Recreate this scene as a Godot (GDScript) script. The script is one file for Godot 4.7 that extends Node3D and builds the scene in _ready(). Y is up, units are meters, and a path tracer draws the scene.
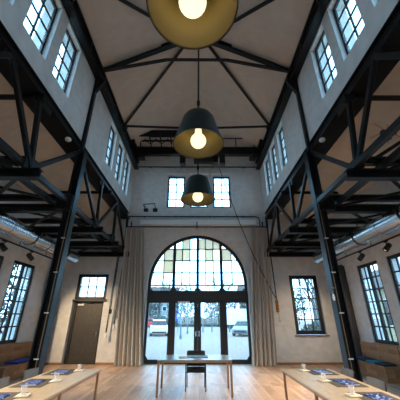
extends Node3D
# World: metres, y up, camera looks along -z. The nave runs along z, its centre line at x = 0.

const HALF := 3.25        # inner face of the clerestory walls
const WALL_T := 0.45
const AISLE := 5.87       # inner face of the aisle walls
const FAR := -11.7        # inner face of the far wall
const NEAR := 4.6         # inner face of the wall behind the camera
const EAVE := 9.12
const RIDGE := 11.0
const COL_Z := -6.15

var M := {}
var names := {}
var tex_cache := {}
var mesh_cache := {}

# ------------------------------------------------------------------ helpers
func numbered(n: String) -> String:
	if not names.has(n):
		names[n] = 0
		return n
	names[n] += 1
	return "%s_%03d" % [n, names[n]]

func tag(o: Node, label: String, category: String, group := "") -> Node:
	o.set_meta("label", label)
	o.set_meta("category", category)
	if group != "":
		o.set_meta("group", group)
	return o

func thing(called: String, label: String, category: String, at := Vector3.ZERO, turn := 0.0, group := "") -> Node3D:
	var o := Node3D.new()
	o.name = numbered(called)
	add_child(o)
	o.position = at
	o.rotation.y = turn
	tag(o, label, category, group)
	return o

func setting(called: String, at := Vector3.ZERO, turn := 0.0) -> Node3D:
	var o := Node3D.new()
	o.name = numbered(called)
	add_child(o)
	o.position = at
	o.rotation.y = turn
	o.set_meta("kind", "structure")
	return o

func copy_of(o: Node3D, at: Vector3, turn: float, label: String) -> Node3D:
	var c: Node3D = o.duplicate()
	c.name = numbered(String(o.name).rstrip("0123456789").trim_suffix("_"))
	add_child(c)
	c.position = at
	c.rotation.y = turn
	c.set_meta("label", label)
	return c

func new_st() -> SurfaceTool:
	var st := SurfaceTool.new()
	st.begin(Mesh.PRIMITIVE_TRIANGLES)
	return st

func done(st: SurfaceTool) -> ArrayMesh:
	st.generate_normals()
	return st.commit()

func put(called: String, mesh: Mesh, m: Material, parent: Node = null) -> MeshInstance3D:
	var o := MeshInstance3D.new()
	o.mesh = mesh
	o.material_override = m
	o.cast_shadow = GeometryInstance3D.SHADOW_CASTING_SETTING_ON
	if parent == null:
		o.name = numbered(called)
		add_child(o)
	else:
		o.name = called
		parent.add_child(o, true)
	return o

func part(called: String, st: SurfaceTool, m: Material, parent: Node = null) -> MeshInstance3D:
	return put(called, done(st), m, parent)

func tri(st: SurfaceTool, a: Vector3, b: Vector3, c: Vector3, cen: Vector3) -> void:
	var n := (b - a).cross(c - a)
	if n.dot((a + b + c) / 3.0 - cen) > 0.0:
		var t := b
		b = c
		c = t
	st.add_vertex(a)
	st.add_vertex(b)
	st.add_vertex(c)

func quad(st: SurfaceTool, a: Vector3, b: Vector3, c: Vector3, d: Vector3, cen: Vector3) -> void:
	tri(st, a, b, c, cen)
	tri(st, a, c, d, cen)

# a box with chamfered edges, placed by a transform
func obox(st: SurfaceTool, xf: Transform3D, size: Vector3, bev := 0.0) -> void:
	st.set_smooth_group(-1)
	var h := size * 0.5
	var cen := xf.origin
	if bev <= 0.0:
		var p: Array[Vector3] = []
		for i in 8:
			p.append(xf * Vector3(h.x if i & 1 else -h.x, h.y if i & 2 else -h.y, h.z if i & 4 else -h.z))
		for f in [[0, 1, 3, 2], [4, 5, 7, 6], [0, 1, 5, 4], [2, 3, 7, 6], [0, 2, 6, 4], [1, 3, 7, 5]]:
			quad(st, p[f[0]], p[f[1]], p[f[2]], p[f[3]], cen)
		return
	bev = minf(bev, minf(h.x, minf(h.y, h.z)) * 0.9)
	# q[i][axis]: corner i moved onto the face of that axis
	var q := []
	for i in 8:
		var s := Vector3(1 if i & 1 else -1, 1 if i & 2 else -1, 1 if i & 4 else -1)
		var row: Array[Vector3] = []
		for ax in 3:
			var v := Vector3(h.x - bev, h.y - bev, h.z - bev)
			v[ax] = h[ax]
			row.append(xf * (v * s))
		q.append(row)
	for ax in 3:
		var b1 := 1 << ((ax + 1) % 3)
		var b2 := 1 << ((ax + 2) % 3)
		for s in [0, 1 << ax]:
			quad(st, q[s][ax], q[s | b1][ax], q[s | b1 | b2][ax], q[s | b2][ax], cen)
		var a1 := (ax + 1) % 3
		var a2 := (ax + 2) % 3
		for s in [0, b1, b2, b1 | b2]:
			var e: int = s | (1 << ax)
			quad(st, q[s][a1], q[e][a1], q[e][a2], q[s][a2], cen)
	for i in 8:
		tri(st, q[i][0], q[i][1], q[i][2], cen)

func box(st: SurfaceTool, c: Vector3, size: Vector3, bev := 0.0) -> void:
	obox(st, Transform3D(Basis.IDENTITY, c), size, bev)

func minmax(st: SurfaceTool, a: Vector3, b: Vector3, bev := 0.0) -> void:
	box(st, (a + b) * 0.5, (b - a).abs(), bev)

func frame_of(a: Vector3, b: Vector3, up := Vector3.UP) -> Transform3D:
	var y := (b - a).normalized()
	if absf(y.dot(up)) > 0.98:
		up = Vector3.FORWARD if absf(y.z) < 0.9 else Vector3.RIGHT
	var x := y.cross(up).normalized()
	var z := x.cross(y).normalized()
	return Transform3D(Basis(x, y, z), (a + b) * 0.5)

# a straight bar of rectangular section: w sideways, t the other way
func bar(st: SurfaceTool, a: Vector3, b: Vector3, w: float, t: float, bev := 0.0, up := Vector3.UP) -> void:
	obox(st, frame_of(a, b, up), Vector3(w, a.distance_to(b), t), bev)

# an I section along a line: depth along "up", flanges w wide
func ibeam(st: SurfaceTool, a: Vector3, b: Vector3, depth: float, w: float, ft := 0.02, wt := 0.015, up := Vector3.UP) -> void:
	var f := frame_of(a, b, up)
	var l := a.distance_to(b)
	obox(st, f, Vector3(wt, l, depth - ft * 2))
	for s in [-1, 1]:
		obox(st, f.translated_local(Vector3(0, 0, s * (depth - ft) * 0.5)), Vector3(w, l, ft), 0.004)

func tube(st: SurfaceTool, pts: Array, r: float, n := 8, r_end := -1.0) -> void:
	st.set_smooth_group(0)
	var rings := []
	var cnt := pts.size()
	var ref := Vector3.UP
	for i in cnt:
		var p: Vector3 = pts[i]
		var dir: Vector3 = (pts[mini(i + 1, cnt - 1)] - pts[maxi(i - 1, 0)]).normalized()
		if absf(dir.dot(ref)) > 0.95:
			ref = Vector3.RIGHT if absf(dir.x) < 0.8 else Vector3.FORWARD
		var x := dir.cross(ref).normalized()
		var z := x.cross(dir).normalized()
		var rr := r if r_end < 0 else lerpf(r, r_end, float(i) / (cnt - 1))
		var ring: Array[Vector3] = []
		for k in n:
			var a := TAU * k / n
			ring.append(p + (x * cos(a) + z * sin(a)) * rr)
		rings.append(ring)
	for i in cnt - 1:
		var cen: Vector3 = (pts[i] + pts[i + 1]) * 0.5
		for k in n:
			var k2 := (k + 1) % n
			quad(st, rings[i][k], rings[i][k2], rings[i + 1][k2], rings[i + 1][k], cen)
	st.set_smooth_group(-1)
	for k in n:
		var k2 := (k + 1) % n
		tri(st, pts[0], rings[0][k], rings[0][k2], pts[1])
		tri(st, pts[cnt - 1], rings[cnt - 1][k], rings[cnt - 1][k2], pts[cnt - 2])

# a profile of (radius, height) points turned about y
func lathe(st: SurfaceTool, prof: Array, n: int, xf := Transform3D.IDENTITY, smooth := true) -> void:
	st.set_smooth_group(0 if smooth else -1)
	for i in prof.size() - 1:
		var a: Vector2 = prof[i]
		var b: Vector2 = prof[i + 1]
		for k in n:
			var t0 := TAU * k / n
			var t1 := TAU * (k + 1) / n
			var p := [xf * Vector3(a.x * cos(t0), a.y, a.x * sin(t0)), xf * Vector3(a.x * cos(t1), a.y, a.x * sin(t1)),
				xf * Vector3(b.x * cos(t1), b.y, b.x * sin(t1)), xf * Vector3(b.x * cos(t0), b.y, b.x * sin(t0))]
			if a.x > 0.0001:
				for v in [p[0], p[1], p[2]]:
					st.add_vertex(v)
			if b.x > 0.0001:
				for v in [p[0], p[2], p[3]]:
					st.add_vertex(v)

func ball(st: SurfaceTool, c: Vector3, r: Vector3, n := 16) -> void:
	var prof := []
	for i in n / 2 + 1:
		var a := -PI / 2 + PI * i / (n / 2)
		prof.append(Vector2(maxf(cos(a), 0.0), sin(a)))
	prof[0].x = 0.0
	prof[-1].x = 0.0
	lathe(st, prof, n, Transform3D(Basis.from_scale(r), c))

# a polygon in x, y pulled out along z (depth, centred)
func prism(st: SurfaceTool, poly: PackedVector2Array, depth: float, xf := Transform3D.IDENTITY) -> void:
	st.set_smooth_group(-1)
	var c2 := Vector2.ZERO
	for p in poly:
		c2 += p
	c2 /= poly.size()
	var idx := Geometry2D.triangulate_polygon(poly)
	for s in [-1, 1]:
		for i in range(0, idx.size(), 3):
			var v := []
			for k in 3:
				v.append(xf * Vector3(poly[idx[i + k]].x, poly[idx[i + k]].y, s * depth * 0.5))
			tri(st, v[0], v[1], v[2], v[0] - xf.basis.z * s)
	var cw := Geometry2D.is_polygon_clockwise(poly)
	for i in poly.size():
		var a := poly[i]
		var b := poly[(i + 1) % poly.size()]
		var nn := Vector2(b.y - a.y, a.x - b.x) * (-1.0 if cw else 1.0)
		var inside := (a + b) * 0.5 - nn.normalized() * 0.01
		quad(st, xf * Vector3(a.x, a.y, -depth / 2), xf * Vector3(b.x, b.y, -depth / 2), xf * Vector3(b.x, b.y, depth / 2), xf * Vector3(a.x, a.y, depth / 2), xf * Vector3(inside.x, inside.y, 0))

func rng(n: int) -> RandomNumberGenerator:
	var r := RandomNumberGenerator.new()
	r.seed = n
	return r

# ------------------------------------------------------------------ materials
func noise_tex(key: String, c0: Color, c1: Color, freq: float, sx := 1.0, sy := 1.0, octaves := 4, size := 256) -> ImageTexture:
	if tex_cache.has(key):
		return tex_cache[key]
	var n := FastNoiseLite.new()
	n.seed = key.hash() % 10000
	n.frequency = freq
	n.fractal_octaves = octaves
	var im := Image.create(size, size, false, Image.FORMAT_RGB8)
	for y in size:
		for x in size:
			# wrap by blending so that the tile repeats without a seam
			var u := float(x) / size
			var v := float(y) / size
			var a := TAU * u
			var b := TAU * v
			var f := n.get_noise_3d(cos(a) * sx * 40.0 + 13.0 * cos(b), sin(a) * sx * 40.0 + 31.0, (cos(b) + 1.7 * sin(b)) * sy * 40.0)
			f = clampf(f * 0.9 + 0.5, 0, 1)
			im.set_pixel(x, y, c0.lerp(c1, f))
	im.generate_mipmaps()
	var t := ImageTexture.create_from_image(im)
	tex_cache[key] = t
	return t

func mat(key: String, c: Color, rough: float, metal := 0.0, vary := 0.0, scale := 1.0, freq := 0.05, sx := 1.0, sy := 1.0) -> StandardMaterial3D:
	var m := StandardMaterial3D.new()
	m.roughness = rough
	m.metallic = metal
	if vary > 0.0:
		m.albedo_texture = noise_tex(key, c.darkened(vary), c.lightened(vary * 0.5), freq, sx, sy)
		m.uv1_triplanar = true
		m.uv1_world_triplanar = true
		m.uv1_scale = Vector3.ONE * scale
	else:
		m.albedo_color = c
	M[key] = m
	return m

func wood_image(base: Color, light: Color, strips: int, sd: int, size := 512, across_joint := true, turned := false) -> ImageTexture:
	var im := Image.create(size, size, false, Image.FORMAT_RGB8)
	var r := rng(sd)
	var n := FastNoiseLite.new()
	n.seed = sd
	n.frequency = 0.02
	n.fractal_octaves = 4
	var sw := size / strips
	for s in strips:
		var shift := r.randf() * 1000.0
		var cuts := [r.randi_range(0, size / 2), r.randi_range(size / 2, size - 1)]
		var tones := [r.randf(), r.randf(), r.randf()]
		for y in size:
			var tone: float = tones[0] if y < cuts[0] else (tones[1] if y < cuts[1] else tones[2])
			for x in sw:
				var g := n.get_noise_2d((s * sw + x) * 9.0 + shift, y * 0.7 + shift)
				var c := base.lerp(light, clampf(tone * 0.65 + g * 0.5 + 0.15, 0, 1))
				if across_joint and (x == 0 or y == cuts[0] or y == cuts[1]):
					c = c.darkened(0.35)
				im.set_pixel(s * sw + x, y, c)
	if turned:
		im.rotate_90(CLOCKWISE)
	im.generate_mipmaps()
	return ImageTexture.create_from_image(im)

func make_materials() -> void:
	mat("plaster", Color(0.84, 0.84, 0.83), 0.9, 0.0, 0.07, 0.35, 0.03)
	mat("ceiling", Color(0.84, 0.78, 0.72), 0.92, 0.0, 0.06, 0.3, 0.03)
	mat("aisle_ceiling", Color(0.88, 0.82, 0.75), 0.92, 0.0, 0.07, 0.3, 0.03)
	mat("steel", Color(0.028, 0.035, 0.044), 0.38, 0.0, 0.2, 1.0, 0.05)
	mat("frame", Color(0.075, 0.072, 0.07), 0.5)
	mat("frame_brown", Color(0.13, 0.115, 0.10), 0.5)
	mat("black", Color(0.03, 0.03, 0.032), 0.5)
	mat("rubber", Color(0.035, 0.035, 0.035), 0.8)
	mat("door", Color(0.24, 0.225, 0.205), 0.5, 0.0, 0.08, 1.0, 0.03)
	mat("chrome", Color(0.75, 0.75, 0.76), 0.25, 1.0)
	mat("duct", Color(0.74, 0.76, 0.78), 0.24, 1.0)
	mat("white_metal", Color(0.90, 0.90, 0.89), 0.45)
	mat("brass", Color(0.64, 0.50, 0.36), 0.4, 0.35)
	mat("shade_green", Color(0.05, 0.13, 0.12), 0.45)
	mat("shade_inside", Color(0.17, 0.155, 0.07), 0.65)
	mat("curtain", Color(0.77, 0.74, 0.70), 0.95, 0.0, 0.10, 2.0, 0.08)
	M.steel.metallic_specular = 0.4
	M.curtain.rim_enabled = true
	M.curtain.rim = 0.3
	mat("curtain_dark", Color(0.26, 0.25, 0.25), 0.95, 0.0, 0.10, 2.0, 0.08)
	mat("felt", Color(0.52, 0.53, 0.54), 0.95, 0.0, 0.15, 6.0, 0.1)
	mat("chair_brown", Color(0.16, 0.14, 0.125), 0.7)
	mat("table_top", Color(0.70, 0.655, 0.585), 0.4, 0.0, 0.10, 1.0, 0.03, 3.0, 0.6)
	mat("desk_top", Color(0.62, 0.62, 0.62), 0.22, 0.0, 0.05, 1.0, 0.03)
	mat("mat_grey", Color(0.27, 0.26, 0.25), 0.85, 0.0, 0.12, 5.0, 0.1)
	mat("napkin", Color(0.88, 0.86, 0.80), 0.9)
	mat("paper", Color(0.90, 0.90, 0.88), 0.8)
	mat("folder", Color(0.12, 0.36, 0.52), 0.5)
	mat("yellow_paper", Color(0.85, 0.72, 0.40), 0.7)
	mat("cushion_blue", Color(0.05, 0.19, 0.58), 0.9, 0.0, 0.12, 4.0, 0.1)
	mat("cushion_teal", Color(0.04, 0.48, 0.60), 0.9, 0.0, 0.12, 4.0, 0.1)
	mat("cushion_navy", Color(0.06, 0.075, 0.13), 0.9, 0.0, 0.12, 4.0, 0.1)
	mat("yellow", Color(0.62, 0.42, 0.07), 0.5)
	mat("orange", Color(0.80, 0.33, 0.08), 0.5)
	mat("asphalt", Color(0.59, 0.49, 0.45), 0.9, 0.0, 0.22, 0.5, 0.08)
	mat("car_white", Color(0.85, 0.86, 0.87), 0.3)
	M.car_white.clearcoat_enabled = true
	mat("car_silver", Color(0.55, 0.57, 0.59), 0.3, 0.3)
	mat("car_dark", Color(0.10, 0.13, 0.17), 0.3)
	mat("car_glass", Color(0.06, 0.08, 0.10), 0.1)
	mat("bark", Color(0.25, 0.24, 0.23), 0.95, 0.0, 0.25, 2.0, 0.08)
	mat("twig", Color(0.27, 0.27, 0.26), 0.95)
	mat("hedge", Color(0.17, 0.22, 0.19), 0.95, 0.0, 0.3, 1.0, 0.1)
	mat("house_beige", Color(0.66, 0.60, 0.48), 0.9, 0.0, 0.08, 0.5, 0.05)
	mat("house_grey", Color(0.52, 0.54, 0.55), 0.9, 0.0, 0.08, 0.5, 0.05)
	mat("house_red", Color(0.50, 0.30, 0.26), 0.9, 0.0, 0.12, 0.5, 0.05)
	mat("roof_tile", Color(0.34, 0.27, 0.25), 0.9, 0.0, 0.15, 1.0, 0.08)
	mat("sign_blue", Color(0.05, 0.25, 0.68), 0.5)
	mat("sign_red", Color(0.75, 0.10, 0.10), 0.5)
	mat("post_teal", Color(0.16, 0.38, 0.48), 0.5)
	var g := StandardMaterial3D.new()
	g.transparency = BaseMaterial3D.TRANSPARENCY_ALPHA
	g.albedo_color = Color(0.75, 0.92, 0.97, 0.08)
	g.roughness = 0.02
	M["glass"] = g
	var ga := StandardMaterial3D.new()
	ga.transparency = BaseMaterial3D.TRANSPARENCY_ALPHA
	ga.albedo_color = Color(0.93, 0.80, 0.46, 0.6)
	ga.backlight_enabled = true
	ga.backlight = Color(0.8, 0.66, 0.38)
	ga.roughness = 0.05
	M["glass_amber"] = ga
	var tg := StandardMaterial3D.new()
	tg.transparency = BaseMaterial3D.TRANSPARENCY_ALPHA
	tg.albedo_color = Color(0.95, 0.97, 1.0, 0.22)
	tg.roughness = 0.03
	M["tumbler"] = tg
	var fl := StandardMaterial3D.new()
	fl.albedo_texture = wood_image(Color(0.58, 0.48, 0.40), Color(0.80, 0.70, 0.62), 16, 5)
	fl.uv1_triplanar = true
	fl.uv1_world_triplanar = true
	fl.uv1_scale = Vector3.ONE * 0.6
	fl.roughness = 0.42
	M["floor"] = fl
	var bw := StandardMaterial3D.new()
	bw.albedo_texture = wood_image(Color(0.48, 0.33, 0.22), Color(0.72, 0.54, 0.38), 8, 9, 512, false, true)
	bw.uv1_scale = Vector3(1.1, 1.1, 1.1)
	bw.uv1_triplanar = true
	bw.roughness = 0.55
	M["bench_wood"] = bw
	var em := StandardMaterial3D.new()
	em.albedo_color = Color(1, 0.95, 0.8)
	em.emission_enabled = true
	em.emission = Color(1.0, 0.96, 0.82)
	em.emission_energy_multiplier = 1.15
	M["bulb"] = em
	var sp := StandardMaterial3D.new()
	sp.albedo_color = Color(1, 0.95, 0.85)
	sp.emission_enabled = true
	sp.emission = Color(1.0, 0.85, 0.6)
	sp.emission_energy_multiplier = 3.0
	M["spot_face"] = sp

# ------------------------------------------------------------------ setting
func set_camera_and_light() -> void:
	var cam := Camera3D.new()
	cam.name = "camera"
	cam.fov = 74.8
	cam.near = 0.05
	cam.far = 400.0
	add_child(cam)
	cam.position = Vector3(0.1, 1.67, 0)
	cam.rotation_degrees = Vector3(24.1, -0.2, 0)
	cam.current = true
	var sm := ProceduralSkyMaterial.new()
	sm.sky_top_color = Color(0.61, 0.84, 1.0)
	sm.sky_horizon_color = Color(0.65, 0.86, 1.0)
	sm.ground_bottom_color = Color(0.45, 0.5, 0.55)
	sm.ground_horizon_color = Color(0.78, 0.91, 1.0)
	sm.energy_multiplier = 1.0
	var sky := Sky.new()
	sky.sky_material = sm
	var env := Environment.new()
	env.background_mode = Environment.BG_SKY
	env.sky = sky
	env.background_energy_multiplier = 7.5
	env.tonemap_mode = Environment.TONE_MAPPER_LINEAR
	env.tonemap_exposure = 1.0
	env.sdfgi_enabled = true
	env.ssao_enabled = true
	env.ssil_enabled = true
	var we := WorldEnvironment.new()
	we.name = "environment"
	we.environment = env
	add_child(we)

func csg_cut(wall: Node, at: Vector3, size: Vector3) -> void:
	var b := CSGBox3D.new()
	b.operation = CSGShape3D.OPERATION_SUBTRACTION
	b.size = size
	wall.add_child(b)
	b.position = at

func csg_wall(called: String, lo: Vector3, hi: Vector3, m: Material) -> CSGCombiner3D:
	var c := CSGCombiner3D.new()
	c.name = numbered(called)
	add_child(c)
	c.set_meta("kind", "structure")
	c.material_override = m
	var b := CSGBox3D.new()
	b.size = hi - lo
	c.add_child(b)
	b.position = (lo + hi) * 0.5
	return c

# a rectangular window: x across, y up from its bottom edge, z through the wall
func window_unit(called: String, at: Vector3, turn: float, w: float, h: float, cols: int, rows: int, ft: float, bt: float, m: Material, mid := 0.0, depth := 0.07) -> Node3D:
	var o := setting(called, at, turn)
	var st := new_st()
	for s in [-1, 1]:
		box(st, Vector3(s * (w - ft) * 0.5, h * 0.5, 0), Vector3(ft, h, depth), 0.008)
	box(st, Vector3(0, ft * 0.5, 0), Vector3(w - ft * 2, ft, depth), 0.008)
	box(st, Vector3(0, h - ft * 0.5, 0), Vector3(w - ft * 2, ft, depth), 0.008)
	part("frame", st, m, o)
	var iw := w - ft * 2
	var ih := h - ft * 2
	var cw := iw / cols
	var ch := ih / rows
	for i in range(1, cols):
		st = new_st()
		var big := mid > 0.0 and i * 2 == cols
		box(st, Vector3(-iw / 2 + cw * i, h * 0.5, 0), Vector3(mid if big else bt, ih, depth if big else depth * 0.55), 0.004)
		part("mullion" if big else "glazing_bar", st, m, o)
	for j in range(1, rows):
		st = new_st()
		box(st, Vector3(0, ft + ch * j, 0), Vector3(iw, bt, depth * 0.5), 0.004)
		part("glazing_bar", st, m, o)
	var key := "pane_%.3f_%.3f" % [cw, ch]
	if not mesh_cache.has(key):
		st = new_st()
		box(st, Vector3.ZERO, Vector3(cw - bt * 0.5, ch - bt * 0.5, 0.006))
		mesh_cache[key] = done(st)
	for i in cols:
		for j in rows:
			var p := put("pane", mesh_cache[key], M.glass, o)
			p.position = Vector3(-iw / 2 + cw * (i + 0.5), ft + ch * (j + 0.5), 0)
	return o

func build_shell() -> void:
	# floor
	var st := new_st()
	box(st, Vector3(0, -0.1, (FAR + NEAR) / 2), Vector3(AISLE * 2 + 1.0, 0.2, NEAR - FAR + 1.0))
	part("floor", st, M.floor).set_meta("kind", "structure")
	# far wall with the gable, the arch, the door niche and the windows
	var far := CSGCombiner3D.new()
	far.name = numbered("wall_far")
	add_child(far)
	far.set_meta("kind", "structure")
	far.material_override = M.plaster
	var outline := CSGPolygon3D.new()
	outline.polygon = PackedVector2Array([Vector2(-6.3, 0), Vector2(6.3, 0), Vector2(6.3, 6.5), Vector2(3.7, 6.5), Vector2(3.7, 9.3), Vector2(0, 11.35), Vector2(-3.7, 9.3), Vector2(-3.7, 6.5), Vector2(-6.3, 6.5)])
	outline.mode = CSGPolygon3D.MODE_DEPTH
	outline.depth = 0.5
	far.add_child(outline)
	outline.position = Vector3(0, 0, FAR)
	if true:
		csg_cut(far, Vector3(0.04, 1.5, FAR - 0.25), Vector3(4.3, 3.0, 2))
		var cy := CSGCylinder3D.new()
		cy.operation = CSGShape3D.OPERATION_SUBTRACTION
		cy.radius = 2.15
		cy.height = 2
		cy.sides = 64
		far.add_child(cy)
		cy.rotation.x = PI / 2
		cy.position = Vector3(0.04, 3.0, FAR - 0.25)
	csg_cut(far, Vector3(-4.52, 1.15, FAR - 0.25), Vector3(1.3, 2.3, 2))
	csg_cut(far, Vector3(-4.46, 2.84, FAR - 0.25), Vector3(1.3, 1.08, 2))
	csg_cut(far, Vector3(4.6, 2.18, FAR - 0.25), Vector3(1.22, 2.32, 2))
	for x in [-1.06, 0.09, 1.24]:
		csg_cut(far, Vector3(x, 7.45, FAR + 0.4), Vector3(1.0, 1.9, 1.2))
		csg_cut(far, Vector3(x, 7.46, FAR - 0.25), Vector3(0.86, 1.76, 2))
	# clerestory walls
	for s in [-1, 1]:
		var side := "left" if s < 0 else "right"
		var w := csg_wall("wall_upper_" + side, Vector3(s * (HALF + WALL_T / 2) - WALL_T / 2, 6.22, FAR), Vector3(s * (HALF + WALL_T / 2) + WALL_T / 2, 9.3, NEAR), M.plaster)
		for z in clerestory_z():
			csg_cut(w, Vector3(s * (HALF + WALL_T / 2), 7.66, z), Vector3(1.2, 1.82, 0.78))
		var a := csg_wall("wall_" + side, Vector3(minf(s * AISLE, s * (AISLE + 0.4)), 0, FAR), Vector3(maxf(s * AISLE, s * (AISLE + 0.4)), 6.5, NEAR), M.plaster)
		for z in aisle_z():
			csg_cut(a, Vector3(s * (AISLE + 0.2), 2.14, z), Vector3(1.2, 2.48, 1.2))
	var near := CSGCombiner3D.new()
	near.name = numbered("wall_near")
	add_child(near)
	near.set_meta("kind", "structure")
	near.material_override = M.plaster
	var gable := CSGPolygon3D.new()
	gable.polygon = outline.polygon
	gable.mode = CSGPolygon3D.MODE_DEPTH
	gable.depth = 0.4
	near.add_child(gable)
	gable.position = Vector3(0, 0, NEAR + 0.4)
	csg_cut(near, Vector3(0, 2.1, NEAR + 0.2), Vector3(4.2, 4.2, 2))  # added opening behind the camera, lets more daylight into the room
	for x in [-1.15, 0.0, 1.15]:
		csg_cut(near, Vector3(x, 7.6, NEAR + 0.2), Vector3(0.9, 1.74, 2))  # added gable openings, out of view, for extra daylight
	# roofs
	var zc := (FAR + NEAR) / 2
	var zl := NEAR - FAR + 1.0
	for s in [-1, 1]:
		st = new_st()
		var a := Vector3(s * (HALF + 0.55), EAVE - 0.55 * (RIDGE - EAVE) / HALF, zc)
		var b := Vector3(0, RIDGE, zc)
		var n := Vector3(s * (RIDGE - EAVE), HALF, 0).normalized() * 0.1
		bar(st, a + n, b + n, 0.2, zl, 0.0, Vector3(0, 0, 1))
		part("ceiling_" + ("left" if s < 0 else "right"), st, M.ceiling).set_meta("kind", "structure")
		st = new_st()
		var p := PackedVector2Array([Vector2(s * 3.7, 6.28), Vector2(s * 6.27, 5.55), Vector2(s * 6.27, 5.75), Vector2(s * 3.7, 6.48)])
		prism(st, p, zl, Transform3D(Basis.IDENTITY, Vector3(0, 0, zc)))
		part("ceiling_aisle_" + ("left" if s < 0 else "right"), st, M.aisle_ceiling).set_meta("kind", "structure")
	# baseboards along the far wall
	for r in [[-5.87, -5.17], [-3.87, -2.11], [2.19, 5.87]]:
		st = new_st()
		minmax(st, Vector3(r[0], 0, FAR), Vector3(r[1], 0.08, FAR + 0.02), 0.004)
		part("baseboard_far", st, M.bench_wood).set_meta("kind", "structure")

func clerestory_z() -> Array:
	return [-10.57, -9.43, -8.29, -4.66, -3.57, -2.48, 0.6, 1.75, 2.9]

func aisle_z() -> Array:
	return [-9.15, -7.5, -5.0, -3.35, -1.7]

func build_windows() -> void:
	for z in clerestory_z():
		for s in [-1, 1]:
			window_unit("window_clerestory", Vector3(s * (HALF + 0.15), 6.76, z), PI / 2, 0.78, 1.80, 2, 4, 0.05, 0.036, M.frame)
	for x in [-1.06, 0.09, 1.24]:
		window_unit("window_gable", Vector3(x, 6.58, FAR - 0.26), 0, 0.86, 1.76, 2, 4, 0.07, 0.045, M.frame)
	for z in aisle_z():
		for s in [-1, 1]:
			window_unit("window_aisle", Vector3(s * (AISLE + 0.07), 0.91, z), PI / 2, 1.2, 2.46, 4, 6, 0.1, 0.04, M.frame, 0.12)
			var st := new_st()
			minmax(st, Vector3(s * AISLE + 0.25 * s, 0.87, z - 0.64), Vector3(s * AISLE - 0.05 * s, 0.905, z + 0.64), 0.006)
			part("trim_sill", st, M.bench_wood).set_meta("kind", "structure")
	for x in [-1.15, 0.0, 1.15]:
		window_unit("window_added_rear_gable", Vector3(x, 6.74, NEAR + 0.14), 0, 0.9, 1.72, 2, 4, 0.07, 0.045, M.frame)  # added behind the camera to bring in daylight from above
	window_unit("window_added_rear", Vector3(0, 0.0, NEAR + 0.2), 0, 4.2, 4.2, 6, 5, 0.12, 0.05, M.frame)  # unseen window added so that daylight fills the room from behind
	window_unit("window_garden", Vector3(4.6, 1.03, FAR - 0.12), 0, 1.2, 2.3, 3, 5, 0.15, 0.04, M.frame)
	var sl := new_st()
	minmax(sl, Vector3(3.92, 0.97, FAR - 0.1), Vector3(5.28, 1.02, FAR + 0.07), 0.006)
	part("trim_sill", sl, M.bench_wood).set_meta("kind", "structure")
	build_entrance()
	build_side_door()

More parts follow.
